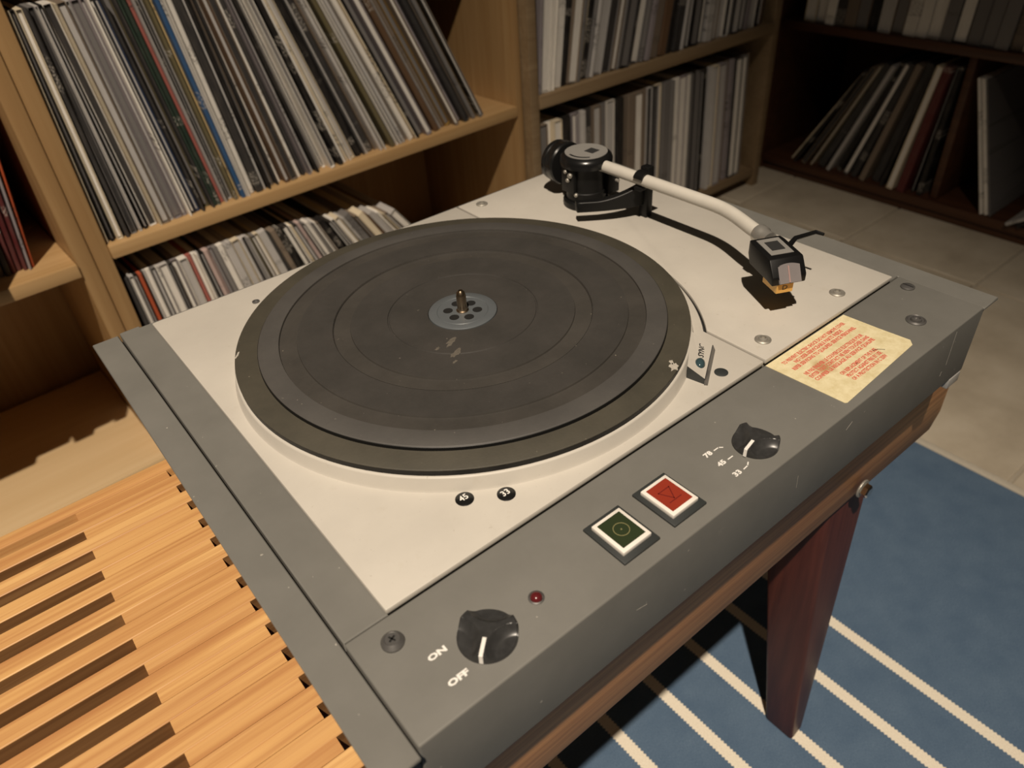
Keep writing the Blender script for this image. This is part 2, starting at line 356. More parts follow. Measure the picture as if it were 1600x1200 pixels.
def record(t, col, kind, mtx, label, group):
    a, b = rec_mesh(kind, t)
    o = bpy.data.objects.new('record_sleeve', a); C.objects.link(o); o.matrix_world = mtx
    j = random.uniform(.85, 1.15); o.color = (*[min(1, c * j) for c in PAL[col]], 1)
    tag(o, label, 'record', group)
    if b:
        q = bpy.data.objects.new('inner_sleeve', b); C.objects.link(q); q.parent = o
        ic = random.choice(['off-white', 'pale grey', 'off-white', 'mid grey', 'charcoal', 'pale grey']); q.color = (*PAL[ic], 1)
    return o
ARTICLE = {'spine': 'spine', 'open': 'open-edged'}
def layout(ts, th, s0):
    """left lower corners of sleeves leaning towards -x, each just touching its left neighbour"""
    xs = [s0]
    for i in range(len(ts) - 1):
        a, p = th[i], th[i + 1]; x = xs[-1]
        B = (x + ts[i] * math.cos(a), ts[i] * math.sin(a)); D = (B[0] - SL * math.sin(a), B[1] + SL * math.cos(a))
        xs.append(max((q[0] * math.cos(p) + q[1] * math.sin(p)) / math.cos(p) for q in (B, D)) + .0007)
    return xs, xs[-1] + ts[-1] / math.cos(th[-1])
WT = {'salmon red': 1.3, 'yellow cream': 1.0, 'blue': 1.1, 'dark green': 1.0, 'orange red': .8}
def fit(n, room, th, cols, thick):
    ws = [WT.get(c) or random.choice((.35, .5, .7, .9, 1.1, 1.5, 2.0)) for c in cols]; lo, hi = .0005, .05
    for _ in range(30):
        k = (lo + hi) / 2; ts = [round(max(.0025, min(thick, w_ * k)) * 2000) / 2000 for w_ in ws]
        if layout(ts, th, 0)[1] > room: hi = k
        else: lo = k
    return [round(max(.0025, min(thick, w_ * lo)) * 2000) / 2000 for w_ in ws]
def row(base, n, s0, s1, tilt, colf, thick, where, group, yoff, z, kinds=.5, jit=.006, right=False):
    """a row along local +x of matrix base between s0 and s1, leaning towards -x (or +x if right)"""
    th = [tilt(i / (n - 1)) for i in range(n)]; cols = [colf(i, i / (n - 1), 0) for i in range(n)]
    if right:
        ts = fit(n, s1 - s0, th[::-1], cols[::-1], thick)[::-1]; xs = layout(ts[::-1], th[::-1], 0)[0][::-1]
    else:
        ts = fit(n, s1 - s0, th, cols, thick); xs = layout(ts, th, s0)[0]
    for i in range(n):
        col = cols[i]; t = ts[i]; a = th[i]
        kind = 'spine' if random.random() < kinds or col in WT else 'open'
        yy = yoff + random.uniform(-jit, jit)
        if right: m = base @ Matrix.Translation((s1 - xs[i], yy, z)) @ Matrix.Rotation(a, 4, 'Y') @ Matrix.Translation((-t, 0, 0))
        else: m = base @ Matrix.Translation((xs[i], yy, z)) @ Matrix.Rotation(-a, 4, 'Y')
        record(t, col, kind, m, '%s record sleeve, %s %s, %s out' % (col, ordn(i + 1), where, 'spine' if kind == 'spine' else 'open edge'), group)
def rowR(*a, **k): row(*a, right=True, **k)
def pick(ws): 
    r = random.random() * sum(w_ for _, w_ in ws)
    for c_, w_ in ws:
        r -= w_
        if r <= 0: return c_
    return ws[-1][0]
def mk(u, loc, rz): return Matrix.Translation(Vector(loc) + Vector((0, 0, Z0))) @ Matrix.Rotation(rz, 4, 'Z')
bA, bB, bC = mk(uA, fA, RZ), mk(uB, fB, 0), mk(uC, fC, RZ)
# upper row of unit A: colours follow the photograph from left to right
seqA = [s for s in ('cream|black|cream|charcoal|mid grey|pale grey|black|charcoal|off-white|cream|taupe|pale grey|lilac grey|lilac grey|off-white|charcoal|navy blue|charcoal|olive|charcoal|dark green|dark green|salmon red|pale grey|taupe|charcoal|'
        'pale grey|mid grey|olive|yellow cream|blue|pale grey|off-white|off-white|charcoal|pale grey|black|taupe|pale grey|charcoal|off-white|brown|taupe|pale grey|off-white|charcoal|lilac grey|pale grey|black|mid grey|off-white|off-white|charcoal|black|off-white|'
        'cream|off-white|cream|black|charcoal|pale grey|taupe|charcoal|taupe|pale grey|off-white|charcoal|pale grey|olive|off-white|pale grey|charcoal|pale grey|taupe|off-white|off-white|cream|black|mid grey|lilac grey|pale grey|taupe|brown|'
        'mid grey|pale grey|black|taupe|ochre|taupe|lilac grey|charcoal|taupe|mid grey|ochre|black|mid grey|taupe').split('|')]
seqA = [c_ for i, c_ in enumerate(seqA) if i not in (7, 24, 27, 38, 43, 61, 67, 71, 85)]
random.seed(21)
def tiltA(f):
    pts = [(0, .0), (.08, .08), (.2, .13), (.35, .13), (.55, .28), (.75, .40), (1, .45)]
    for (a, p), (b, q) in zip(pts, pts[1:]):
        if f <= b: return p + (q - p) * (f - a) / (b - a)
    return pts[-1][1]
row(bA, len(seqA), .003, .748, tiltA, lambda i, f, x: seqA[i], .013, 'from left on wide upper shelf', 'records on the wide upper shelf', .012, .4192, jit=.009)
mixL = [('off-white', 4), ('pale grey', 4), ('cream', 2), ('mid grey', 2), ('charcoal', 3), ('black', 2), ('taupe', 3), ('lilac grey', 2), ('pinkish white', 1.5), ('brown', 1), ('olive', .6), ('navy blue', .7)]
fixL = {0: 'charcoal', 1: 'pale grey', 2: 'black', 3: 'orange red', 4: 'charcoal', 5: 'pale grey', 6: 'off-white', 7: 'mid grey', 8: 'off-white', 9: 'pale grey', 10: 'charcoal', 11: 'lilac grey', 12: 'off-white', 13: 'salmon red', 14: 'off-white', 15: 'off-white', 16: 'pale grey', 17: 'black', 18: 'pinkish white', 19: 'pinkish white'}
row(bA, 62, .014, .690, lambda f: .03 + .6 * f ** 1.6, lambda i, f, x: fixL.get(i) or pick(mixL), .016, 'from left on low shelf behind turntable', 'records on the low shelf behind the turntable', .012, .0422)
# unit B
mixB = [('pale grey', 3), ('mid grey', 3), ('off-white', 1.6), ('taupe', 4), ('charcoal', 4), ('black', 2), ('lilac grey', 3), ('brown', 1), ('cream', 1)]
def flip(base, L): return base @ Matrix.Translation((L, 0, 0)) @ Matrix.Rotation(0, 4, 'Z')
fixBu = {0: 'lilac grey', 1: 'off-white', 2: 'off-white', 3: 'off-white', 4: 'black', 5: 'taupe', 40: 'wine red'}
fixBl = {1: 'off-white', 2: 'cream', 3: 'black', 5: 'lilac grey', 8: 'charcoal', 9: 'taupe', 10: 'mid grey', 11: 'off-white', 12: 'black'}
rowR(bB, 40, .026, .770, lambda f: .08 + .14 * math.sin(PI * min(1, f * 1.4)) * .9 if f < .71 else .08, lambda i, f, x: fixBu.get(i) or pick(mixB), .024, 'from left on corner unit\'s upper shelf', 'records on the upper shelf of the corner unit', .010, .4312)
row(bB, 38, .026, .770, lambda f: .0 + .06 * f, lambda i, f, x: fixBl.get(i) or pick(mixB), .024, 'from left on corner unit\'s bottom shelf', 'records on the bottom shelf of the corner unit', .012, .0522, jit=.010)
# unit C: a few sleeves beside the lit shelf end, some standing proud of the board
seqC = ['pale grey', 'mid grey', 'taupe', 'charcoal', 'wine red', 'wine red', 'wine red', 'lilac grey', 'orange red']
x = -.0705
offs = [.040, .036, .038, .034, .036, .040, .034, .030, .036]
for i in range(len(seqC) - 1, -1, -1):
    t = [.008, .007, .006, .007, .006, .007, .005, .003, .004][i]
    a = .135 - .010 * (len(seqC) - 1 - i)
    m = bC @ Matrix.Translation((x, offs[i], .4102)) @ Matrix.Rotation(a, 4, 'Y') @ Matrix.Translation((-t, 0, 0))
    record(t, seqC[i], 'spine', m, '%s record sleeve, %s from the right on the shelf at the left edge' % (seqC[i], ordn(len(seqC) - i)), 'records on the shelf at the left edge')
    x -= t / math.cos(a) + .0012
xo = x - .012
for i, (dx, off, t) in enumerate([(0, -.072, .02), (.022, -.066, .03), (.055, -.078, .03), (.09, -.070, .05), (.145, -.085, .06), (.21, -.09, .06)]):
    m = bC @ Matrix.Translation((xo - dx - t, off, .4102))
    record(t, pick(mixL), 'spine', m, 'thick box set standing proud of the shelf, %s from the leaning red sleeves' % ordn(i + 1), 'box sets beyond the left edge')
# unit R (faces -x): rotate rows so that local x runs along -y and local y runs into the shelf (+x)
bR = Matrix.Translation(Vector(fR) + Vector((0, 0, Z0))) @ Matrix.Rotation(-PI / 2, 4, 'Z')
mixR = [('taupe', 3), ('pale grey', 2), ('off-white', 2), ('charcoal', 3), ('black', 2), ('brown', 2), ('cream', 1.5), ('mid grey', 2), ('wine red', .8)]
rowR(bR, 28, .012, .860, lambda f: .03, lambda i, f, x: {24: 'salmon red', 25: 'wine red'}.get(i) or pick(mixR), .03, 'from left on right wall\'s upper shelf', 'records on the upper shelf of the right wall unit', .006, .4103)
seqR = ['cream', 'black', 'taupe', 'cream', 'charcoal', 'pale grey', 'black', 'mid grey', 'charcoal', 'taupe', 'charcoal', 'black', 'cream', 'wine red', 'black', 'black']
rowR(bR, len(seqR), .080, .468, lambda f: .50 * (1 - f) + .05, lambda i, f, x: seqR[i], .020, 'from left in right wall\'s lower bay', 'leaning records in the lower bay of the right wall unit', .006, .0463, jit=.012)
# sleeves right of the divider, leaning to the left against it
g1 = [(.007, 'off-white', .31, 'off-white sleeve leaning on the divider of the dark shelf', 0), (.009, 'off-white', .315, 'thicker off-white sleeve leaning behind the grey cover', .003), (.004, 'mid grey', .32, 'large plain grey cover facing out beside the divider of the dark shelf', .001)]
xs, _ = layout([q[0] for q in g1], [q[2] for q in g1], .618)
for x, (t, col, a, lb, off) in zip(xs, g1):
    m = bR @ Matrix.Translation((x, off, .0463)) @ Matrix.Rotation(-a, 4, 'Y')
    record(t, col, 'spine', m, lb, 'sleeves right of the divider in the dark shelf')
for i, (t, col) in enumerate([(.008, 'pale grey'), (.010, 'black'), (.008, 'taupe'), (.012, 'charcoal'), (.010, 'pale grey'), (.012, 'black')]):
    a = .96; m = bR @ Matrix.Translation((.690 + .0235 * i, -.022 + .006 * (i % 3), .0463)) @ Matrix.Rotation(a, 4, 'Y') @ Matrix.Translation((-t, 0, 0))
    record(t, col, 'spine', m, '%s sleeve, %s of those slumped low at the right edge' % (col, ordn(i + 1)), 'slumped sleeves at the right edge')

# ------------------------------------------------------------------ bench
ZB = -.080; PITCH = .0229; GAP = .0094; SW = PITCH - GAP; YB = .1305
XB0, XB1 = -.95, .383
bench = thing('slatted_bench', 'slatted pine bench with dark tapered legs carrying the turntable', 'bench', (-.28, -.03, ZF))
NS = 15
for i in range(NS):
    y1 = YB - i * PITCH; y0 = y1 - SW
    if i in (0, NS - 1):
        prof = [(XB0, -.080), (XB1, -.080), (XB1, -.165), (XB1 - .012, -.182), (XB0 + .012, -.182), (XB0, -.165)]
        mb = MB(); n = len(prof)
        mb.add([(px, y0, pz) for px, pz in prof] + [(px, y1, pz) for px, pz in prof], [tuple(range(n)), tuple(range(2 * n - 1, n - 1, -1))] + [(k, n + k, n + (k + 1) % n, (k + 1) % n) for k in range(n)])
        build(mb, 'side_rail', M['pine'] if i == 0 else M['rail'], bench, bevel=.0015)
    else:
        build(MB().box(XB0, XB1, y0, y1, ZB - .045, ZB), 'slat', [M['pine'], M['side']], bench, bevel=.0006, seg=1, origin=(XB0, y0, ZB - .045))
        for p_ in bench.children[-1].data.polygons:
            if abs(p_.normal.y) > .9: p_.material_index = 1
for i in range(NS - 1):
    y1 = YB - i * PITCH - SW; y0 = y1 - GAP
    for xa, xb in ((-.2772, -.2110), (.235, .300), (-.80, -.735)):
        mb = MB().box(xa, xb, y0 + .0001, y1 - .0001, ZB - .045, ZB - .0004)
        build(mb, 'spacer_block', M['pine'], bench, origin=(xa, y0, ZB - .045))
def leg(sx, sy):
    # sx -1/+1 left or right end, sy -1/+1 front or back
    yc = -.0365; xc = -.2835
    top = [(.214, -.196), (.284, -.196), (.284, -.128), (.214, -.128)]; bot = [(.242, -.2185), (.2665, -.2165), (.2665, -.180), (.242, -.182)]
    T = []; Bt = []
    for (px, py) in top: T.append((px if sx > 0 else 2 * xc - px, py if sy < 0 else 2 * yc - py, ZB - .046))
    for (px, py) in bot: Bt.append((px if sx > 0 else 2 * xc - px, py if sy < 0 else 2 * yc - py, ZF + .0063))
    return MB().hexa(Bt, T)
for sx in (1, -1):
    for sy in (-1, 1):
        build(leg(sx, sy), 'leg', M['mahog'], bench, bevel=.004, seg=3)
for xb_ in (.2455, -.8125):
    bo = build(MB().lathe([(.0055, 0), (.0062, .001), (.0062, .005), (.0048, .0062)], 6, (xb_, -.2087, -.170), (0, -1, 0)), 'bolt_head', M['chrome'], bench)
    build(MB().lathe([(.0085, 0), (.0088, .0008), (.0085, .0016)], 24, (xb_, -.2072, -.170), (0, -1, 0)), 'washer', M['steel'], bench)

# ------------------------------------------------------------------ turntable
tt = thing('turntable', 'grey and cream professional turntable with black rubber mat and tonearm', 'turntable', (.056, -.012, ZB))
XL, XR, YF, YBk = -.1930, .3067, -.2297, .2050
fp = build(MB().box(XL, XR, YF, -.1642, -.064, -.006), 'front_panel', M['deck'], tt, bevel=.0012, seg=3)
ch = build(MB().box(XL, XR, -.1639, YBk, -.064, -.006), 'chassis', M['deck'], tt, bevel=.0006, seg=1)
build(MB().box(XR - .003, .3255, YF - .0008, YBk, -.0085, -.00595), 'side_flange', M['deck'], tt, bevel=.0006, seg=1)
build(MB().box(-.2140, XL - .0012, YF - .0035, .2085, -.0100, -.0078), 'side_flange', M['deck'], tt, bevel=.0006, seg=1)
build(MB().box(-.1985, XL - .0001, YF + .002, YBk, -.060, -.0125), 'flange_web', M['black'], tt)
build(MB().box(-.1925, -.1770, YBk + .0001, .2085, -.0100, -.0065), 'back_lip', M['deck'], tt, bevel=.0005, seg=1)
for xf, yf in ((-.165, -.19), (.27, -.19), (-.165, .11), (.27, .11)):
    build(MB().lathe([(.013, 0), (.014, .002), (.014, .013), (.012, .016)], 24, (xf, yf, ZB)), 'rubber_foot', M['blackp'], tt)
build(MB().box(.2875, .3050, YF - .0005, -.2150, -.0735, -.0642), 'bracket', M['alu'], tt, bevel=.001)
# top plates
PC = (.00495, .0078); RR = .1632
a0 = math.acos((.1287 - PC[0]) / .1739); a1 = math.acos((.1308 - PC[0]) / .1760)
main = [(-.1694, .1926), (-.1694, -.1656), (.1287, -.1656)] + arc(PC, .1739, -a0, a0, 40) + [(.1287, .1926)]
board = [(.1308, .1926)] + arc(PC, .1760, a1, -a1, 40) + [(.1308, -.1656), (.2904, -.1656), (.2904, .1926)]
mp = build(MB().prism(main, -.0038, 0), 'main_plate', M['plate'], tt, bevel=.0009, seg=2, ang=30)
tb = build(MB().prism(board, -.0038, 0), 'tonearm_board', M['plate'], tt, bevel=.0009, seg=2, ang=30)
build(MB().box(-.160, .281, -.157, .184, -.0059, -.0039), 'gasket', M['dkink'], tt)
build(MB().lathe([(.1673, -.001), (.1666, .0003), (.1660, .0012), (.1647, .0084), (.1641, .0092), (.1632, .0095), (.1575, .0095), (.156, .004), (.150, .0005)], 160, (*PC, 0), caps=False), 'rim_lip', M['plate'], mp, smooth=True)
# platter
zt = .0143
pl = build(MB().lathe([(.1520, .001), (.1605, .0098), (.1631, .0101), (.1632, .0132), (.150, .0134)], 128, (*PC, 0)), 'platter', M['black'], tt, smooth=True)
mat = build(MB().lathe([(.1610, .0132), (.1631, .0132), (.1633, .0137), (.1632, .0140), (.1627, zt), (.1476, zt), (.1470, zt + .0002)], 160, (*PC, 0)), 'mat_rim', M['rim'], pl, smooth=True)
z2 = zt + .0030
build(MB().lathe([(.1476, zt - .001), (.1473, zt + .0022), (.1470, z2 - .0006)], 160, (*PC, 0), caps=False), 'mat_step', M['black'], pl, smooth=True)
build(MB().lathe([(.1470, z2 - .0006), (.1468, z2 - .0003), (.1463, z2), (.1326, z2)], 160, (*PC, 0), caps=False), 'mat_outer_band', M['band'], pl, smooth=True)
def ring(name, mat_, prof): build(MB().lathe(prof, 160, (*PC, 0), caps=False), name, mat_, pl, smooth=True)
zl, zg = z2 - .0001, z2 - .0013
for ro, ri in ((.1326, .1195), (.0944, .0815)):
    ring('mat_groove', M['groove'], [(ro + .0002, zl), (ro - .0002, zl), (ro - .0005, zg), (ri + .0006, zg), (ri + .0002, zl), (ri, zl)])
ring('rubber_mat', M['mat'], [(.1195, zl), (.0944, zl)])
ring('rubber_mat', M['mat'], [(.0815, zl), (.0551, zl), (.0548, zl - .0007), (.0540, zl - .0007), (.0536, zl), (.0256, zl), (.0252, zl - .0010)])
hub = build(MB().lathe([(.0252, z2 - .0016), (.0250, z2 + .0002), (.0246, z2 + .0005), (.0190, z2 + .0005), (.0186, z2 + .0001), (.0183, z2 + .0004), (.0001, z2 + .0004)], 72, (*PC, 0), caps=False), 'hub', M['hub'], pl, smooth=True)
for k in range(6):
    a = math.radians(20 + 60 * k)
    build(MB().lathe([(.0036, -.0002), (.0036, .00012), (.0001, .00012)], 20, (PC[0] + .0108 * math.cos(a), PC[1] + .0108 * math.sin(a), z2 + .0004), caps=False), 'vent_hole', M['hole'], hub)
build(MB().lathe([(.0046, 0), (.0046, .0006), (.0037, .0012), (.0036, .0120), (.0030, .0150), (.0016, .0166), (.0002, .0168)], 32, (*PC, z2 + .0004)), 'spindle', M['brass'], tt, smooth=True)
def blob(cx, cy, sx, sy, z, name, mat_, parent, seed, n=15, rot=0):
    rd = random.Random(seed); pts = []
    for k in range(n):
        a = 2 * PI * k / n; r = rd.uniform(.45, 1.1); u, v_ = sx * r * math.cos(a), sy * r * math.sin(a)
        pts.append((cx + u * math.cos(rot) - v_ * math.sin(rot), cy + u * math.sin(rot) + v_ * math.cos(rot)))
    return build(MB().prism(pts, z - .0003, z + .00012), name, mat_, parent)
blob(.0652, -.1404, .0055, .0035, zt, 'worn_patch', M['chip'], pl, 3, rot=.6)
blob(.0680, -.1365, .0030, .0018, zt, 'worn_patch', M['chip'], pl, 13, rot=.9)
blob(-.1405, .0775, .0055, .0012, zt, 'worn_patch', M['chip'], pl, 4, rot=.9)
for (bx, by, sx, sy, sd) in ((-.0245, -.0195, .0072, .0026, 5), (-.0300, -.0325, .0066, .0030, 6), (-.0365, -.0405, .0036, .0014, 7), (-.0362, -.0195, .0028, .0016, 8)):
    blob(bx, by, sx, sy, z2 - .0002, 'worn_patch', plain('dusty_tear', (.105, .092, .074), .8, mott=.5, scale=400) if sd == 5 else bpy.data.materials['dusty_tear'], pl, sd, rot=.4)
# sync strobe block
I0, I1 = Vector((.1107, -.1176, .0095)), Vector((.0774, -.1421, .0095)); O0, O1 = Vector((.1139, -.1335, .0045)), Vector((.0802, -.1547, .0045))
ci = [I0, (I0 * .66 + I1 * .34) + Vector((.0032, -.0034, 0)), (I0 * .34 + I1 * .66) + Vector((.0032, -.0034, 0)), I1]
mb = MB()
top = [I0, I1, O1, O0]
mb.hexa([(p.x, p.y, -.0005) for p in top], [tuple(p) for p in top])
sy = build(mb, 'sync_block', [M['plate'], M['dkside']], mp)
for p_ in sy.data.polygons:
    if p_.normal.z < .5: p_.material_index = 1  # side faces coloured dark, painting in the shade they would have
e1 = (I0 - I1).normalized(); e2 = (O1 - I1); e2 = (e2 - e1 * e2.dot(e1)).normalized(); e3 = e2.cross(e1) if e2.cross(e1).z > 0 else e1.cross(e2)
cen = (I0 + I1 + O0 + O1) / 4
build(MB().add([tuple(p) for p in (O1 + e2 * .0006 - e1 * .001, O0 + e2 * .0006 + e1 * .0005, O0 + e2 * .0030 + e1 * .0005 - Vector((0, 0, .0042)), O1 + e2 * .0030 - e1 * .001 - Vector((0, 0, .0042)))] +
   [tuple(Vector(p) - Vector((0, 0, .0006))) for p in (O1 - e1 * .001, O0 + e1 * .0005, O0 + e1 * .0005 - Vector((0, 0, .0042)), O1 - e1 * .001 - Vector((0, 0, .0042)))],
   [(0, 1, 2, 3), (7, 6, 5, 4), (0, 4, 5, 1), (1, 5, 6, 2), (2, 6, 7, 3), (3, 7, 4, 0)]), 'sync_block_edge', M['dksteel'], sy)
mt = Matrix((( e1.x, -e2.x, e3.x, 0), (e1.y, -e2.y, e3.y, 0), (e1.z, -e2.z, e3.z, 0), (0, 0, 0, 1)))
tpos = cen + e1 * .006 + e2 * .0015 + e3 * .0002
text('SYNC', 'sync_lettering', M['dkink'], sy, None, .0058, 1.0, .0001, mtx=Matrix.Translation(tpos) @ mt)
jp = cen - e1 * .0085 + e2 * .0015
j = MB().lathe([(.0036, -.001), (.0034, .0004), (.0026, .0016), (.0013, .0023), (.0001, .0025)], 24, jp, e3)
j.v = [tuple(jp + (Vector(p) - jp) + e1 * ((Vector(p) - jp).dot(e1)) * .45) for p in j.v]
build(j, 'strobe_lens', M['teal'], sy, smooth=True)
# plate markers and screws
def marker(x, y, r, txt=None, name='speed_marker', mat_=None):
    o = build(MB().lathe([(r, -.0006), (r, .0003), (r * .9, .0006), (.0001, .0006)], 28, (x, y, 0), caps=False), name, mat_ or M['blackp'], mp, smooth=True)
    if txt: text(txt, 'numeral', M['ink'], o, (x, y + .0007, .00064), .0058, .95, .00008)
marker(-.0969, -.1316, .0054, '45'); marker(-.0771, -.1444, .0054, '33'); marker(.0983, -.1541, .0046, None, 'trimmer_hole', M['dkside'])
build(MB().lathe([(.0030, -.0006), (.0030, .0009), (.0022, .0012), (.0019, .0002), (.0001, .0002)], 24, (-.0939, .163, 0), caps=False), 'plate_screw', M['dksteel'], mp, smooth=True)
for x, y in ((.1505, .1794), (.1490, -.1498), (.2394, -.1502)):
    o = build(MB().lathe([(.0058, -.0003), (.0058, .0006), (.0050, .0013), (.0046, .0010), (.0033, .0010), (.0031, .0018), (.0019, .0022), (.0018, .0008), (.0001, .0008)], 32, (x, y, 0), caps=False), 'cup_screw', M['steel'], tb, smooth=True)
# front panel hardware
def rivet(x, y, r, h, mat_, name='panel_screw'):
    o = build(MB().lathe([(r, -.0005), (r * 1.0, h * .35), (r * .8, h * .75), (r * .66, h), (r * .6, h * .9), (.0001, h * .9)], 32, (x, y, -.006), caps=False), name, mat_, fp, smooth=True)
    return o
s1 = rivet(-.1746, -.1791, .0058, .0032, M['dksteel'])
for a in (.4, .4 + PI / 2):
    d = Vector((math.cos(a), math.sin(a), 0)) * .0020; n_ = Vector((-d.y, d.x, 0)) * .22; c_ = Vector((-.1746, -.1791, -.0029))
    build(MB().hexa([c_ - d - n_, c_ + d - n_, c_ + d + n_, c_ - d + n_], [p + Vector((0, 0, .0002)) for p in (c_ - d - n_, c_ + d - n_, c_ + d + n_, c_ - d + n_)]), 'cross_slot', M['hole'], s1)
s2 = build(MB().lathe([(.0070, -.0005), (.0070, .0006), (.0058, .0014), (.0052, .0006), (.0040, .0006), (.0036, .0022), (.0026, .0025), (.0022, .0012), (.0001, .0012)], 36, (.2539, -.2052, -.006), caps=False), 'panel_screw', M['dksteel'], fp, smooth=True)
s3 = build(MB().lathe([(.0052, -.0004), (.0052, .0010), (.0040, .0018), (.0001, .0018)], 32, (.2932, -.1776, -.006), caps=False), 'panel_screw', M['dksteel'], fp, smooth=True)
build(MB().box(.2932 - .0005, .2932 + .0005, -.1818, -.1734, -.0043, -.0041), 'screw_slot', M['hole'], s3)
led = build(MB().lathe([(.0042, -.0004), (.0042, .0004), (.0034, .0007), (.0032, .0003)], 28, (-.1070, -.2051, -.006), caps=False), 'lamp_bezel', M['dksteel'], fp, smooth=True)
build(MB().lathe([(.0031, 0), (.0029, .0014), (.0018, .0024), (.0001, .0027)], 24, (-.1070, -.2051, -.006), caps=False), 'lamp_lens', M['redled'], led, smooth=True)
def knob(cx, cy, ptr, scale=1.0):
    Rk, Dk, rho = .0147, .0176, .0139
    KH = .0060; nr, na = 44, 216; vs = []; fs = []
    spokes = [ptr, ptr + 2 * PI / 3, ptr - 2 * PI / 3]
    bis = [s + PI / 3 for s in spokes]
    def h(x, y):
        r = math.hypot(x, y)
        d = min(math.hypot(x - Dk * math.cos(b), y - Dk * math.sin(b)) for b in bis)
        if d >= rho: z = KH
        else:
            q = d / rho; z = .0010 + .0010 * q + (KH - .0020) * max(0., (q - .66) / .34) ** 1.6
        if r > Rk - .0006: z -= .0005
        return z
    for i in range(nr + 1):
        r = Rk * i / nr
        for k in range(na):
            a = 2 * PI * k / na; x_, y_ = r * math.cos(a), r * math.sin(a); vs.append((cx + x_ * scale, cy + y_ * scale, -.006 + h(x_, y_)))
    for k in range(na):
        a = 2 * PI * k / na; vs.append((cx + Rk * 1.01 * scale * math.cos(a), cy + Rk * 1.01 * scale * math.sin(a), -.0058))
    for i in range(nr + 1):
        for k in range(na): fs.append((i * na + k, i * na + (k + 1) % na, (i + 1) * na + (k + 1) % na, (i + 1) * na + k))
    o = build(MB().add(vs, fs), 'rotary_knob', M['knob'], fp, smooth=True)
    bm = bmesh.new(); bm.from_mesh(o.data)
    for e in bm.edges:
        if len(e.link_faces) == 2: e.smooth = e.calc_face_angle(0) < math.radians(16)
    bm.to_mesh(o.data); bm.free()
    u = Vector((math.cos(ptr), math.sin(ptr), 0)); n_ = Vector((-u.y, u.x, 0)); c_ = Vector((cx, cy, -.006 + KH + .0001))
    mb = MB()
    b = [c_ + u * .0048 - n_ * .00095, c_ + u * .0143 - n_ * .00095, c_ + u * .0143 + n_ * .00095, c_ + u * .0048 + n_ * .00095]
    mb.hexa([p - Vector((0, 0, .0008)) for p in b], [p + Vector((0, 0, .00025)) for p in b])
    mb.hexa([c_ + u * .0143 - n_ * .00095 - Vector((0, 0, .0052)), c_ + u * .0151 - n_ * .00095 - Vector((0, 0, .0052)), c_ + u * .0151 + n_ * .00095 - Vector((0, 0, .0052)), c_ + u * .0143 + n_ * .00095 - Vector((0, 0, .0052))],
            [c_ + u * .0141 - n_ * .00095 + Vector((0, 0, .0002)), c_ + u * .0147 - n_ * .00095, c_ + u * .0147 + n_ * .00095, c_ + u * .0141 + n_ * .00095 + Vector((0, 0, .0002))])
    build(mb, 'pointer_line', M['ink'], o)
    return o
knob(-.1385, -.2063, math.radians(222)); knob(.0632, -.2082, math.radians(192), .93)
def button(x0, x1, y0, y1, lens, name):
    o = build(MB().box(x0, x1, y0, y1, -.0062, -.0044), 'button_bezel', M['dkside'], fp, bevel=.0006, seg=2)
    o['label'] = name
    c0 = build(MB().box(x0 + .0030, x1 - .0030, y0 + .0038, y1 - .0036, -.0046, -.0016), 'button_cap', M['white'], o, bevel=.0005, seg=2)
    build(MB().box(x0 + .0052, x1 - .0052, y0 + .0062, y1 - .0058, -.0020, -.0014), 'button_lens', lens, o)
    return o
bg = button(-.0606, -.0337, -.2206, -.1890, M['green'], 'start button with green lens')
br = button(-.0226, .0038, -.2206, -.1888, M['red'], 'stop button with red lens')
gx, gy = -.0471, -.2047
build(MB().lathe([(.0046, 0), (.0046, .00015), (.0042, .00015), (.0042, 0)], 40, (gx, gy, -.0014), caps=False), 'circle_symbol', M['goldink'], bg)
build(MB().lathe([(.0005, 0), (.0005, .00015), (.0001, .00015)], 12, (gx, gy, -.0014), caps=False), 'dot_symbol', M['goldink'], bg)
def stroke(mb, pts, wd, z, h=.00012):
    for (ax, ay), (bx, by) in zip(pts, pts[1:]):
        d = Vector((bx - ax, by - ay, 0)); d.normalize(); n_ = Vector((-d.y, d.x, 0)) * wd / 2; e = d * wd / 2
        A = Vector((ax, ay, z)) - e; Bv = Vector((bx, by, z)) + e
        q = [A - n_, Bv - n_, Bv + n_, A + n_]; mb.hexa([tuple(p) for p in q], [tuple(p + Vector((0, 0, h))) for p in q])
    return mb
rx, ry = -.0094, -.2046
build(stroke(stroke(MB(), [(rx - .0042, ry + .0042), (rx + .0042, ry + .0042), (rx, ry - .0036), (rx - .0042, ry + .0042)], .0006, -.0014), [(rx - .0044, ry - .0046), (rx + .0044, ry - .0046)], .0006, -.0014), 'triangle_symbol', M['brownink'], br)
zi = -.00596
text('ON', 'legend', M['ink'], fp, (-.1619, -.1982, zi), .0044, 1.42, .00022)
text('OFF', 'legend', M['ink'], fp, (-.1616, -.2148, zi), .0044, 1.42, .00022)
for s_, yy in (('78', -.1952), ('45', -.2053), ('33', -.2165)):
    text(s_, 'legend', M['ink'], fp, (.0353, yy - .0003, zi), .0046, 1.30, .00018)
for pts in ([(.0407, -.1957), (.0446, -.1957), (.0465, -.1973)], [(.0407, -.2060), (.0446, -.2060)], [(.0407, -.2172), (.0446, -.2168), (.0470, -.2153)]):
    build(stroke(MB(), pts, .0007, zi - .00004, .0001), 'tick_mark', M['ink'], fp)
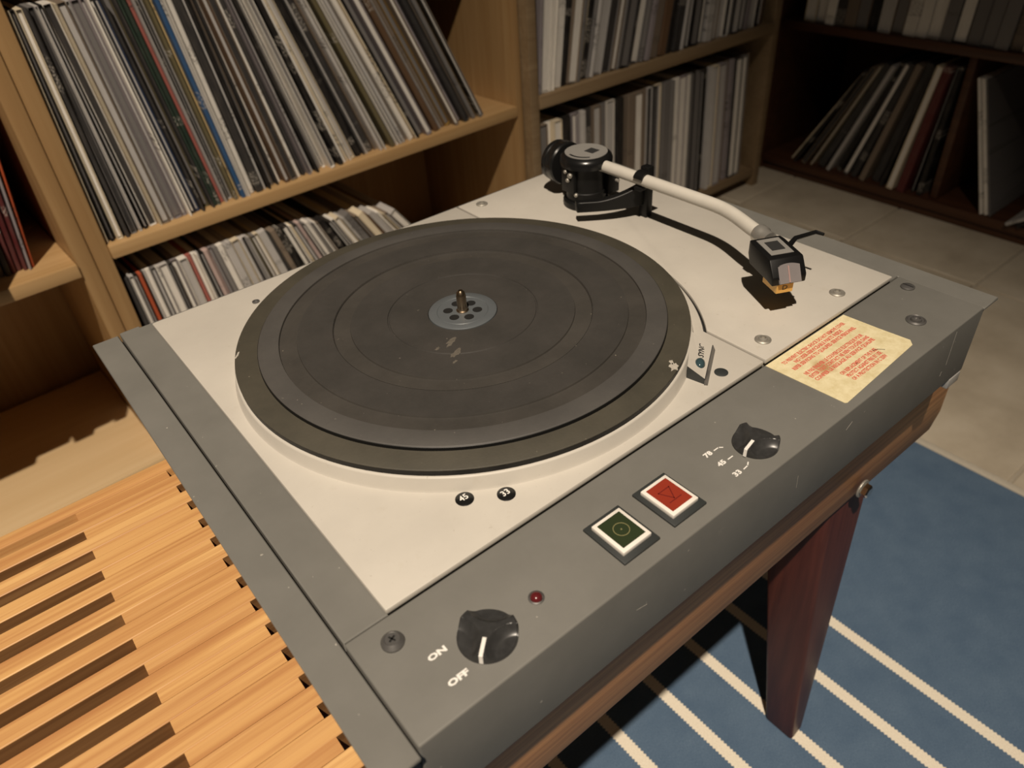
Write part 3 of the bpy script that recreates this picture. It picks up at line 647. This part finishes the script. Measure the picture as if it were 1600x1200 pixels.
def scratch(x0, z0, x1, z1, wd=.0004):
    d = Vector((x1 - x0, 0, z1 - z0)).normalized(); n_ = Vector((-d.z, 0, d.x)) * wd / 2; A = Vector((x0, YF, z0)); Bv = Vector((x1, YF, z1))
    q = [A - n_, Bv - n_, Bv + n_, A + n_]
    build(MB().hexa([p + Vector((0, .0003, 0)) for p in q], [p - Vector((0, .00008, 0)) for p in q]), 'scratch', M['chip'], fp)
scratch(.2665, -.010, .2680, -.040, .0005); scratch(.1310, -.022, .1365, -.018); scratch(.0820, -.030, .0830, -.041, .0003); scratch(.2640, -.044, .2635, -.048, .0006); scratch(-.060, -.034, -.052, -.036, .0003)
# warning sticker
ORGst = (.052, -.014, -.006)
lab = [(.1322, -.1653), (.1347, -.2228), (.1362, -.2238), (.2235, -.2190), (.2280, -.2150), (.2262, -.1940), (.2247, -.1658)]
st = build(MB().prism(lab, -.0062, -.00570), 'warning_sticker', M['paper'], fp, origin=ORGst)
rows = [(-.1722, 'TO PREVENT ELECTRIC SHOCK DO NOT REMOVE COVER', .1785, .0730), (-.1764, 'NO USER-SERVICEABLE PARTS INSIDE', .1775, .0560), (-.1806, 'REFER SERVICING TO QUALIFIED SERVICE PERSONNEL', .1785, .0735),
        (-.1890, 'NE PAS ENLEVER LE COUVERCLE ELECTRIQUE POUR', .1765, .0680), (-.1931, 'EVITER TOUT CONTACT NE RIEN TOUCHER DANS', .1770, .0690), (-.1972, 'CONFIER LE REGLAGE AU SERVICE QUALIFIE', .1770, .0690),
        (-.2048, 'ON REPLACEMENT OF THE FUSE', .1805, .0420), (-.2090, 'PROTECT AGAINST FIRE BY USE', .1805, .0400), (-.2132, 'OF A PROTECTION IN C 250V', .1800, .0400)]
for y, s_, cx_, wd_ in rows:
    o = text(s_, 'printed_line', M['redink'], st, (cx_, y, -.00566), .0042, 1.0, .00016)
    xs_ = [v.co.x for v in o.data.vertices]; k = wd_ / (max(xs_) - min(xs_)); mid = (max(xs_) + min(xs_)) / 2
    for v in o.data.vertices: v.co.x = mid + (v.co.x - mid) * k
build(stroke(MB(), [(.1985, -.2045), (.2020, -.2058), (.2050, -.2092)], .0005, -.0057, .0001), 'tear', M['hole'], st)

# ---- tonearm
BX, BY = .2234, .1077
base = build(MB().lathe([(.0215, -.0002), (.0220, .0010), (.0220, .0055), (.0205, .0072), (.0001, .0072)], 56, (BX, BY, 0)), 'arm_base', M['black'], tt, smooth=True)
build(MB().lathe([(.0188, .0070), (.0188, .0150), (.0178, .0158), (.0176, .0400), (.0180, .0405)], 56, (BX, BY, 0)), 'arm_pillar', M['black'], base, smooth=True)
capm = build(MB().lathe([(.0232, .0398), (.0246, .0402), (.0248, .0450), (.0235, .0478), (.0206, .0498), (.0200, .0500), (.0001, .0500)], 64, (BX, BY, 0)), 'pillar_cap', M['blackp'], base, smooth=True)
build(MB().lathe([(.0199, .0499), (.0199, .0506), (.0001, .0507)], 64, (BX, BY, 0), caps=False), 'cap_disc', M['badge'], base, smooth=True)
def rotbox(c_, u, wu, wv, z0, z1):
    u = Vector((u[0], u[1], 0)).normalized(); n_ = Vector((-u.y, u.x, 0)); c_ = Vector((c_[0], c_[1], 0))
    q = [c_ - u * wu - n_ * wv, c_ + u * wu - n_ * wv, c_ + u * wu + n_ * wv, c_ - u * wu + n_ * wv]
    return MB().hexa([(p.x, p.y, z0) for p in q], [(p.x, p.y, z1) for p in q])
build(rotbox((BX + .004, BY - .0035), (1, .1), .0052, .0052, .0505, .0509), 'cap_emblem', M['dkink'], base)
mb = MB(); stroke(mb, arc((BX, BY), .0165, math.radians(165), math.radians(235), 8), .0020, .0506, .0002)
build(mb, 'cap_lettering', M['dkink'], base)
# pillar side bracket with pivot screws (left side)
u_ = Vector((-1, -.25, 0)).normalized()
build(MB().box(BX - .0215, BX - .0165, BY - .006, BY + .011, .016, .041), 'pivot_bracket', M['black'], base, bevel=.0008)
for (dx, dy, z_, r_) in ((-.0220, -.002, .034, .0024), (-.0220, .004, .0365, .0018), (-.0220, .001, .029, .0020), (-.0205, -.0085, .0165, .0018)):
    build(MB().lathe([(r_, 0), (r_, .0018), (r_ * .6, .0026), (.0001, .0026)], 16, (BX + dx, BY + dy, z_), (-1, -.4, 0)), 'pivot_screw', M['steel'], base, smooth=True)
# right hand bias device behind pillar
build(MB().box(BX + .0100, BX + .0245, BY - .020, BY - .002, .010, .030), 'bias_device', M['black'], base, bevel=.001)
build(MB().lathe([(.0016, 0), (.0016, .003), (.0008, .0035)], 12, (BX + .020, BY - .020, .022), (0, -1, 0)), 'bias_screw', M['steel'], base)
# counterweight
cw = build(MB().lathe([(.0140, 0), (.0192, .0008), (.0204, .0022), (.0204, .0100), (.0194, .0112), (.0186, .0116), (.0186, .0126), (.0194, .0134), (.0194, .0172), (.0182, .0182), (.0001, .0182)], 64, (BX + .0010, .1345, .0310), (.03, 1, 0)), 'counterweight', M['blackp'], tt, smooth=True)
build(MB().lathe([(.0040, 0), (.0040, .006), (.0030, .0075), (.0001, .0075)], 24, (BX + .001, .1522, .0310), (.03, 1, 0)), 'adjuster_screw', M['chrome'], cw, smooth=True)
build(MB().tube([(BX, .118, .034), (BX, .135, .0335)], .0062, 20), 'counterweight_stub', M['black'], cw, smooth=True)
# arm tube with bend
def bez(p, n):
    out = []
    for i in range(n + 1):
        t = i / n; a = [Vector(q) for q in p]
        while len(a) > 1: a = [a[k].lerp(a[k + 1], t) for k in range(len(a) - 1)]
        out.append(a[0])
    return out
tp = [Vector((.2250, .0920, .0415)), Vector((.2250, .0300, .0418)), Vector((.2253, -.0330, .0420))] + bez([(.2253, -.0360, .0420), (.2255, -.0600, .0420), (.2155, -.0740, .0420), (.2088, -.0950, .0418)], 12)
at = build(MB().tube(tp, .0054, 24), 'arm_tube', M['tube'], tt, smooth=True)
dt = (tp[-1] - tp[-2]).normalized()
build(MB().lathe([(.0056, 0), (.0072, .0012), (.0072, .0066), (.0062, .0080), (.0062, .0150)], 32, tp[-1] - dt * .001, dt), 'locking_collar', M['collar'], at, smooth=True)
# headshell
ax = Vector((-.443, -.897, 0)).normalized(); wx = Vector((.897, -.443, 0)).normalized()
hb = Vector((.1985, -.1075, 0))
def hp(s_, v_, z_): q = hb + ax * s_ + wx * v_; return (q.x, q.y, z_)
W2 = .0128
mb = MB()
secs = [(0, .036, .0462), (.005, .0300, .0462), (.0315, .0295, .0457), (.0395, .0288, .0350)]
vs = []; fs = []
for (s_, zb_, zt_) in secs:
    wv = W2 if s_ > 0 else W2 * .93
    vs += [hp(s_, -wv, zb_), hp(s_, wv, zb_), hp(s_, wv, zt_), hp(s_, -wv, zt_)]
for k in range(3):
    o_ = 4 * k
    for q in range(4): fs.append((o_ + q, o_ + (q + 1) % 4, o_ + 4 + (q + 1) % 4, o_ + 4 + q))
fs += [(3, 2, 1, 0), (12, 13, 14, 15)]
hs = build(MB().add(vs, fs), 'headshell', M['black'], tt, bevel=.0009, seg=2)
def slab(s0, s1, v0, v1, za, zb, h, nm, mat_, par):
    q = [hp(s0, v0, za), hp(s1, v0, zb), hp(s1, v1, zb), hp(s0, v1, za)]
    return build(MB().hexa([(x_, y_, z_ - .0004) for x_, y_, z_ in q], [(x_, y_, z_ + h) for x_, y_, z_ in q]), nm, mat_, par)
slab(.0035, .0260, -.0086, .0086, .0463, .0457, .0004, 'headshell_badge', M['badge'], hs)
slab(.0085, .0205, -.0050, .0050, .0467, .0463, .0003, 'badge_emblem', M['dkink'], hs)
# window in the sloping nose showing the cartridge mount
mb = MB(); n = 12; vs = []; fs = []
for k in range(n + 1):
    v_ = -.0082 + .0164 * k / n; hgt = .0030 * (1 - (v_ / .0082) ** 2)
    vs += [hp(.0348 - .0008 * hgt / .003 , v_, .0412 + hgt * .45), hp(.0410, v_, .0308)]
for k in range(n): fs.append((2 * k, 2 * k + 1, 2 * k + 3, 2 * k + 2))
m_ = MB(); m_.add(vs, fs)
m_.add([(x_ + ax.x * .0010, y_ + ax.y * .0010, z_ + .0004) for x_, y_, z_ in vs], fs)
build(m_, 'nose_window', M['grille'], hs)
q0, q1 = hp(.0360, -.0006, .0418), hp(.0420, -.0006, .0316)
build(MB().tube([q0, q1], .0005, 8), 'cue_line', plain('pale_pink_line', (.42, .27, .25), .5), hs)
cg = slab(.0190, .0385, -.0080, .0045, .0215, .0222, .0095, 'cartridge', M['gold'], hs)
text('D', 'cartridge_mark', M['dkink'], hs, None, .0050, 1.2, 0, mtx=Matrix.Translation(Vector(hp(.0386, -.0018, .0258))) @ Matrix(((wx.x, 0, ax.x, 0), (wx.y, 0, ax.y, 0), (0, 1, 0, 0), (0, 0, 0, 1))))
fl_ = [Vector(hp(.013, W2 - .001, .0430)), Vector((.2182, -.1203, .0430)), Vector((.2365, -.1251, .0430)), Vector((.2370, -.1313, .0430))]
build(MB().tube(fl_, [.0022, .0018, .0016, .0012], 10), 'finger_lift', M['black'], hs, smooth=True)
build(MB().tube([hp(.030, W2 - .001, .030), hp(.030, W2 + .003, .030)], .0009, 10), 'cartridge_pin', M['steel'], hs)
# lift lever, rest post and clip
lev = []; LZ = (.0120, .0215)
pi = bez([(.183, .077, 0), (.199, .0635, 0), (.217, .050, 0), (.238, .0455, 0)], 14); po_ = [p + Vector((.0035, .0065, 0)) for p in pi]
vs = []; fs = []
for k, (a_, b_) in enumerate(zip(pi, po_)):
    zu = LZ[1] + .012 * max(0, (k - 4) / 10) ** 1.5
    vs += [(a_.x, a_.y, LZ[0]), (b_.x, b_.y, LZ[0]), (b_.x, b_.y, zu), (a_.x, a_.y, zu)]
for k in range(14):
    for q in range(4): fs.append((4 * k + q, 4 * k + (q + 1) % 4, 4 * k + 4 + (q + 1) % 4, 4 * k + 4 + q))
fs += [(3, 2, 1, 0), (56, 57, 58, 59)]
lv = build(MB().add(vs, fs), 'lift_lever', M['black'], tt, bevel=.0005, seg=1)
build(MB().box(.2365, .2445, .0420, .0515, -.0002, .0475), 'rest_post', M['black'], tt, bevel=.001)
rp = build(MB().box(.2190, .2440, .0345, .0425, .0330, .0360), 'rest_cradle', M['black'], tt, bevel=.0006)
cl = [Vector((.2250 + .0068 * math.cos(a_), .0380, .0418 + .0068 * math.sin(a_))) for a_ in [math.radians(d) for d in range(-40, 161, 20)]]
mb = MB(); vs = []; fs = []
for p in cl:
    r = (p - Vector((.2250, .0380, .0418))).normalized()
    for dy in (-.0050, .0050):
        vs += [tuple(p - r * .0008 + Vector((0, dy, 0))), tuple(p + r * .0008 + Vector((0, dy, 0)))]
for k in range(len(cl) - 1):
    a_, b_ = 4 * k, 4 * k + 4
    fs += [(a_, b_, b_ + 2, a_ + 2), (a_ + 1, a_ + 3, b_ + 3, b_ + 1), (a_, a_ + 1, b_ + 1, b_), (a_ + 2, b_ + 2, b_ + 3, a_ + 3)]
fs += [(0, 2, 3, 1), (len(vs) - 4, len(vs) - 3, len(vs) - 1, len(vs) - 2)]
build(MB().add(vs, fs), 'rest_clip', M['black'], rp)
